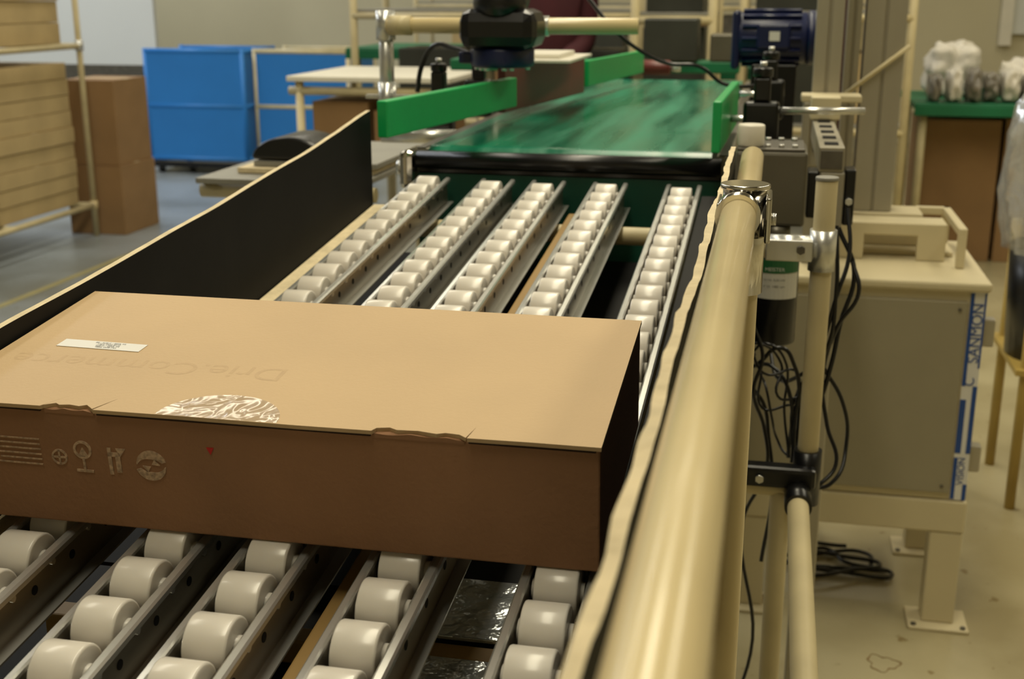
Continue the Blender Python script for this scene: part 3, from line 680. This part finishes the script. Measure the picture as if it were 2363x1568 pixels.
def crumple(name,x,y,z,sx,sy,sz,m,lab,cat,amp=.25,sd=0):
    b=B(); r=bmesh.ops.create_icosphere(b.bm,subdivisions=4,radius=1)
    for v in r['verts']:
        c=v.co.copy(); e=max(abs(c.x),abs(c.y),abs(c.z)); c=c.lerp(c/e,.55)
        n=noise.noise(c*1.8+Vector((sd*3.1,sd,0)))*amp+noise.noise(c*5+Vector((sd,0,7)))*amp*.5
        c*=1+n
        v.co=Vector((x+c.x*sx,y+c.y*sy,z+sz+max(c.z,-.95)*sz))
    b._tag(r['verts'],m,True); b.done(name,label=lab,cat=cat)
xx=.78
for i in range(13):
    w=random.uniform(.034,.042); crumple('wrapped_bundle',xx,6.50+random.uniform(-.03,.03),.833,w,.10,random.uniform(.060,.085),('bagg','bagw','bagg')[i%3],'plastic wrapped bundle standing on the green table','bundle',.2,i); xx+=.09
for i,(x,s,hh) in enumerate(((.91,.13,.13),(1.27,.13,.09),(1.63,.14,.11))):
    crumple('sack',x,6.90,.833,s,.14,hh,'bagw','crumpled white plastic sack on the green table','sack',.35,20+i)
BN=root('waste_stand',(.76,3.4,0),'yellow pipe stand with dark bin and clear film bag','waste stand')
for x,y in ((.69,3.27),(.98,3.27),(.69,3.6),(.98,3.6)): cy('leg',(x,y,0),(x,y,.74),.014,'yellow',BN)
b=B(); b.cyl((.80,3.42,.40),(.80,3.42,.70),.14,'blackgloss',28,r2=.155); b.done('dark_bin',BN)
bx('shelf_board',(.66,1.01,3.24,3.63,.385,.40),'yellow',BN)
b=B(); n=64; rings=[]
for j,(z,r0) in enumerate(((.69,.165),(.76,.182),(.84,.195),(.92,.192),(1.0,.185),(1.07,.17),(1.12,.14))):
    rings.append([b.bm.verts.new((.80+(r0+.010*math.sin(i*2*math.pi/n*9+j)+.006*math.sin(i*2*math.pi/n*23+2*j))*math.cos(i*2*math.pi/n),3.42+(r0+.010*math.sin(i*2*math.pi/n*9+j))*math.sin(i*2*math.pi/n),z)) for i in range(n)])
for j in range(len(rings)-1):
    for i in range(n):
        f=b.bm.faces.new((rings[j][i],rings[j][(i+1)%n],rings[j+1][(i+1)%n],rings[j+1][i])); f.smooth=True
b.mi('tarp'); b.done('film_bag',BN,label='clear plastic film bag')

# ------------------------------------------------------------ person
def person():
    R=root('person',(-.93,5.15,0),'person in a maroon work shirt standing behind the machine','person')
    def sk(name,verts,edges,rad,m):
        me=bpy.data.meshes.new(name); me.from_pydata([Vector(v) for v in verts],edges,[])
        o=bpy.data.objects.new(name,me); COL.objects.link(o)
        bpy.context.view_layer.objects.active=o
        o.modifiers.new('skin','SKIN')
        if not me.skin_vertices: 
            bm=bmesh.new(); bm.from_mesh(me); bm.verts.layers.skin.verify(); bm.to_mesh(me); bm.free()
        for i,v in enumerate(me.skin_vertices[0].data): v.radius=rad[i]; v.use_root=(i==0)
        s=o.modifiers.new('sub','SUBSURF'); s.levels=2; s.render_levels=2
        bpy.context.view_layer.update()
        m2=bpy.data.meshes.new_from_object(o.evaluated_get(bpy.context.evaluated_depsgraph_get()))
        bpy.data.objects.remove(o); m2.materials.clear(); m2.materials.append(M[m])
        for p in m2.polygons: p.use_smooth=True
        q=bpy.data.objects.new(name,m2); COL.objects.link(q); q.parent=R; return q
    V=[(0,0,.95),(0,0,1.15),(0,.01,1.36),(0,0,1.47),(0,-.02,1.56),(0,-.02,1.66),
       (.15,0,1.42),(.15,-.02,1.15),(.06,-.20,1.05),(-.15,0,1.42),(-.15,-.02,1.15),(-.06,-.20,1.05),
       (.1,0,.88),(.11,-.01,.48),(.11,.03,.08),(.11,-.12,.04),(-.1,0,.88),(-.11,-.01,.48),(-.11,.03,.08),(-.11,-.12,.04)]
    E=[(0,1),(1,2),(2,3),(3,4),(4,5),(2,6),(6,7),(7,8),(2,9),(9,10),(10,11),(0,12),(12,13),(13,14),(14,15),(0,16),(16,17),(17,18),(18,19)]
    rr=[(.13,.1),(.12,.1),(.14,.1),(.055,.055),(.075,.09),(.075,.09),(.045,.045),(.035,.035),(.028,.028),(.045,.045),(.035,.035),(.028,.028),(.085,.085),(.055,.055),(.04,.04),(.035,.03),(.085,.085),(.055,.055),(.04,.04),(.035,.03)]
    sk('body',V,E,rr,'skin')
    V2=V[:4]+V[6:9]+V[9:12]; V2[3]=(0,0,1.44)
    sk('work_shirt',[(0,0,.9)]+V2[1:],[(0,1),(1,2),(2,3),(2,4),(4,5),(5,6),(2,7),(7,8),(8,9)],[(.15,.12),(.14,.12),(.165,.12),(.08,.08),(.06,.06),(.052,.052),(.042,.042),(.06,.06),(.052,.052),(.042,.042)],'maroon')
    sk('trousers',[V[0],V[12],V[13],V[14],V[16],V[17],V[18]],[(0,1),(1,2),(2,3),(0,4),(4,5),(5,6)],[(.145,.12),(.1,.1),(.075,.075),(.06,.06),(.1,.1),(.075,.075),(.06,.06)],'jeans')
    b=B(); b.ell((0,.01,1.69),.088,.10,.10,'hair'); b.done('hair',R,local=True)
person()

# ------------------------------------------------------------ light
def area(name,loc,sx,sy,e,col,rot=(0,0,0)):
    l=bpy.data.lights.new(name,'AREA'); l.shape='RECTANGLE'; l.size=sx; l.size_y=sy; l.energy=e; l.color=col
    o=bpy.data.objects.new(name,l); COL.objects.link(o); o.location=loc; o.rotation_euler=rot
warm=(1,.91,.68); cool=(.92,.96,1)
area('overhead_light',(-.4,2.4,4.1),.6,6.5,142,warm)
area('overhead_light',(2.4,4.5,4.1),.6,7,118,warm)
area('overhead_light',(-3.0,5.5,4.1),.6,8,92,(1,.93,.76))
area('overhead_light',(-6.3,7.0,4.1),.6,8,225,cool)  # cool light added to stand in for window daylight
area('overhead_light',(0,9.0,4.1),5,.4,36,warm)
W=bpy.data.worlds.new('world'); S.world=W; W.use_nodes=True
W.node_tree.nodes['Background'].inputs[0].default_value=(1,.92,.7,1); W.node_tree.nodes['Background'].inputs[1].default_value=.15

# ------------------------------------------------------------ camera
cam=bpy.data.cameras.new('camera'); co=bpy.data.objects.new('camera',cam); COL.objects.link(co)
co.location=(0,0,1.35); co.rotation_euler=(math.radians(90-15.926),0,math.radians(12.002))
cam.sensor_width=36; cam.lens=2800/2363*36; cam.clip_start=.02; cam.clip_end=60
cam.dof.use_dof=True; cam.dof.focus_distance=1.0; cam.dof.aperture_fstop=10
S.camera=co
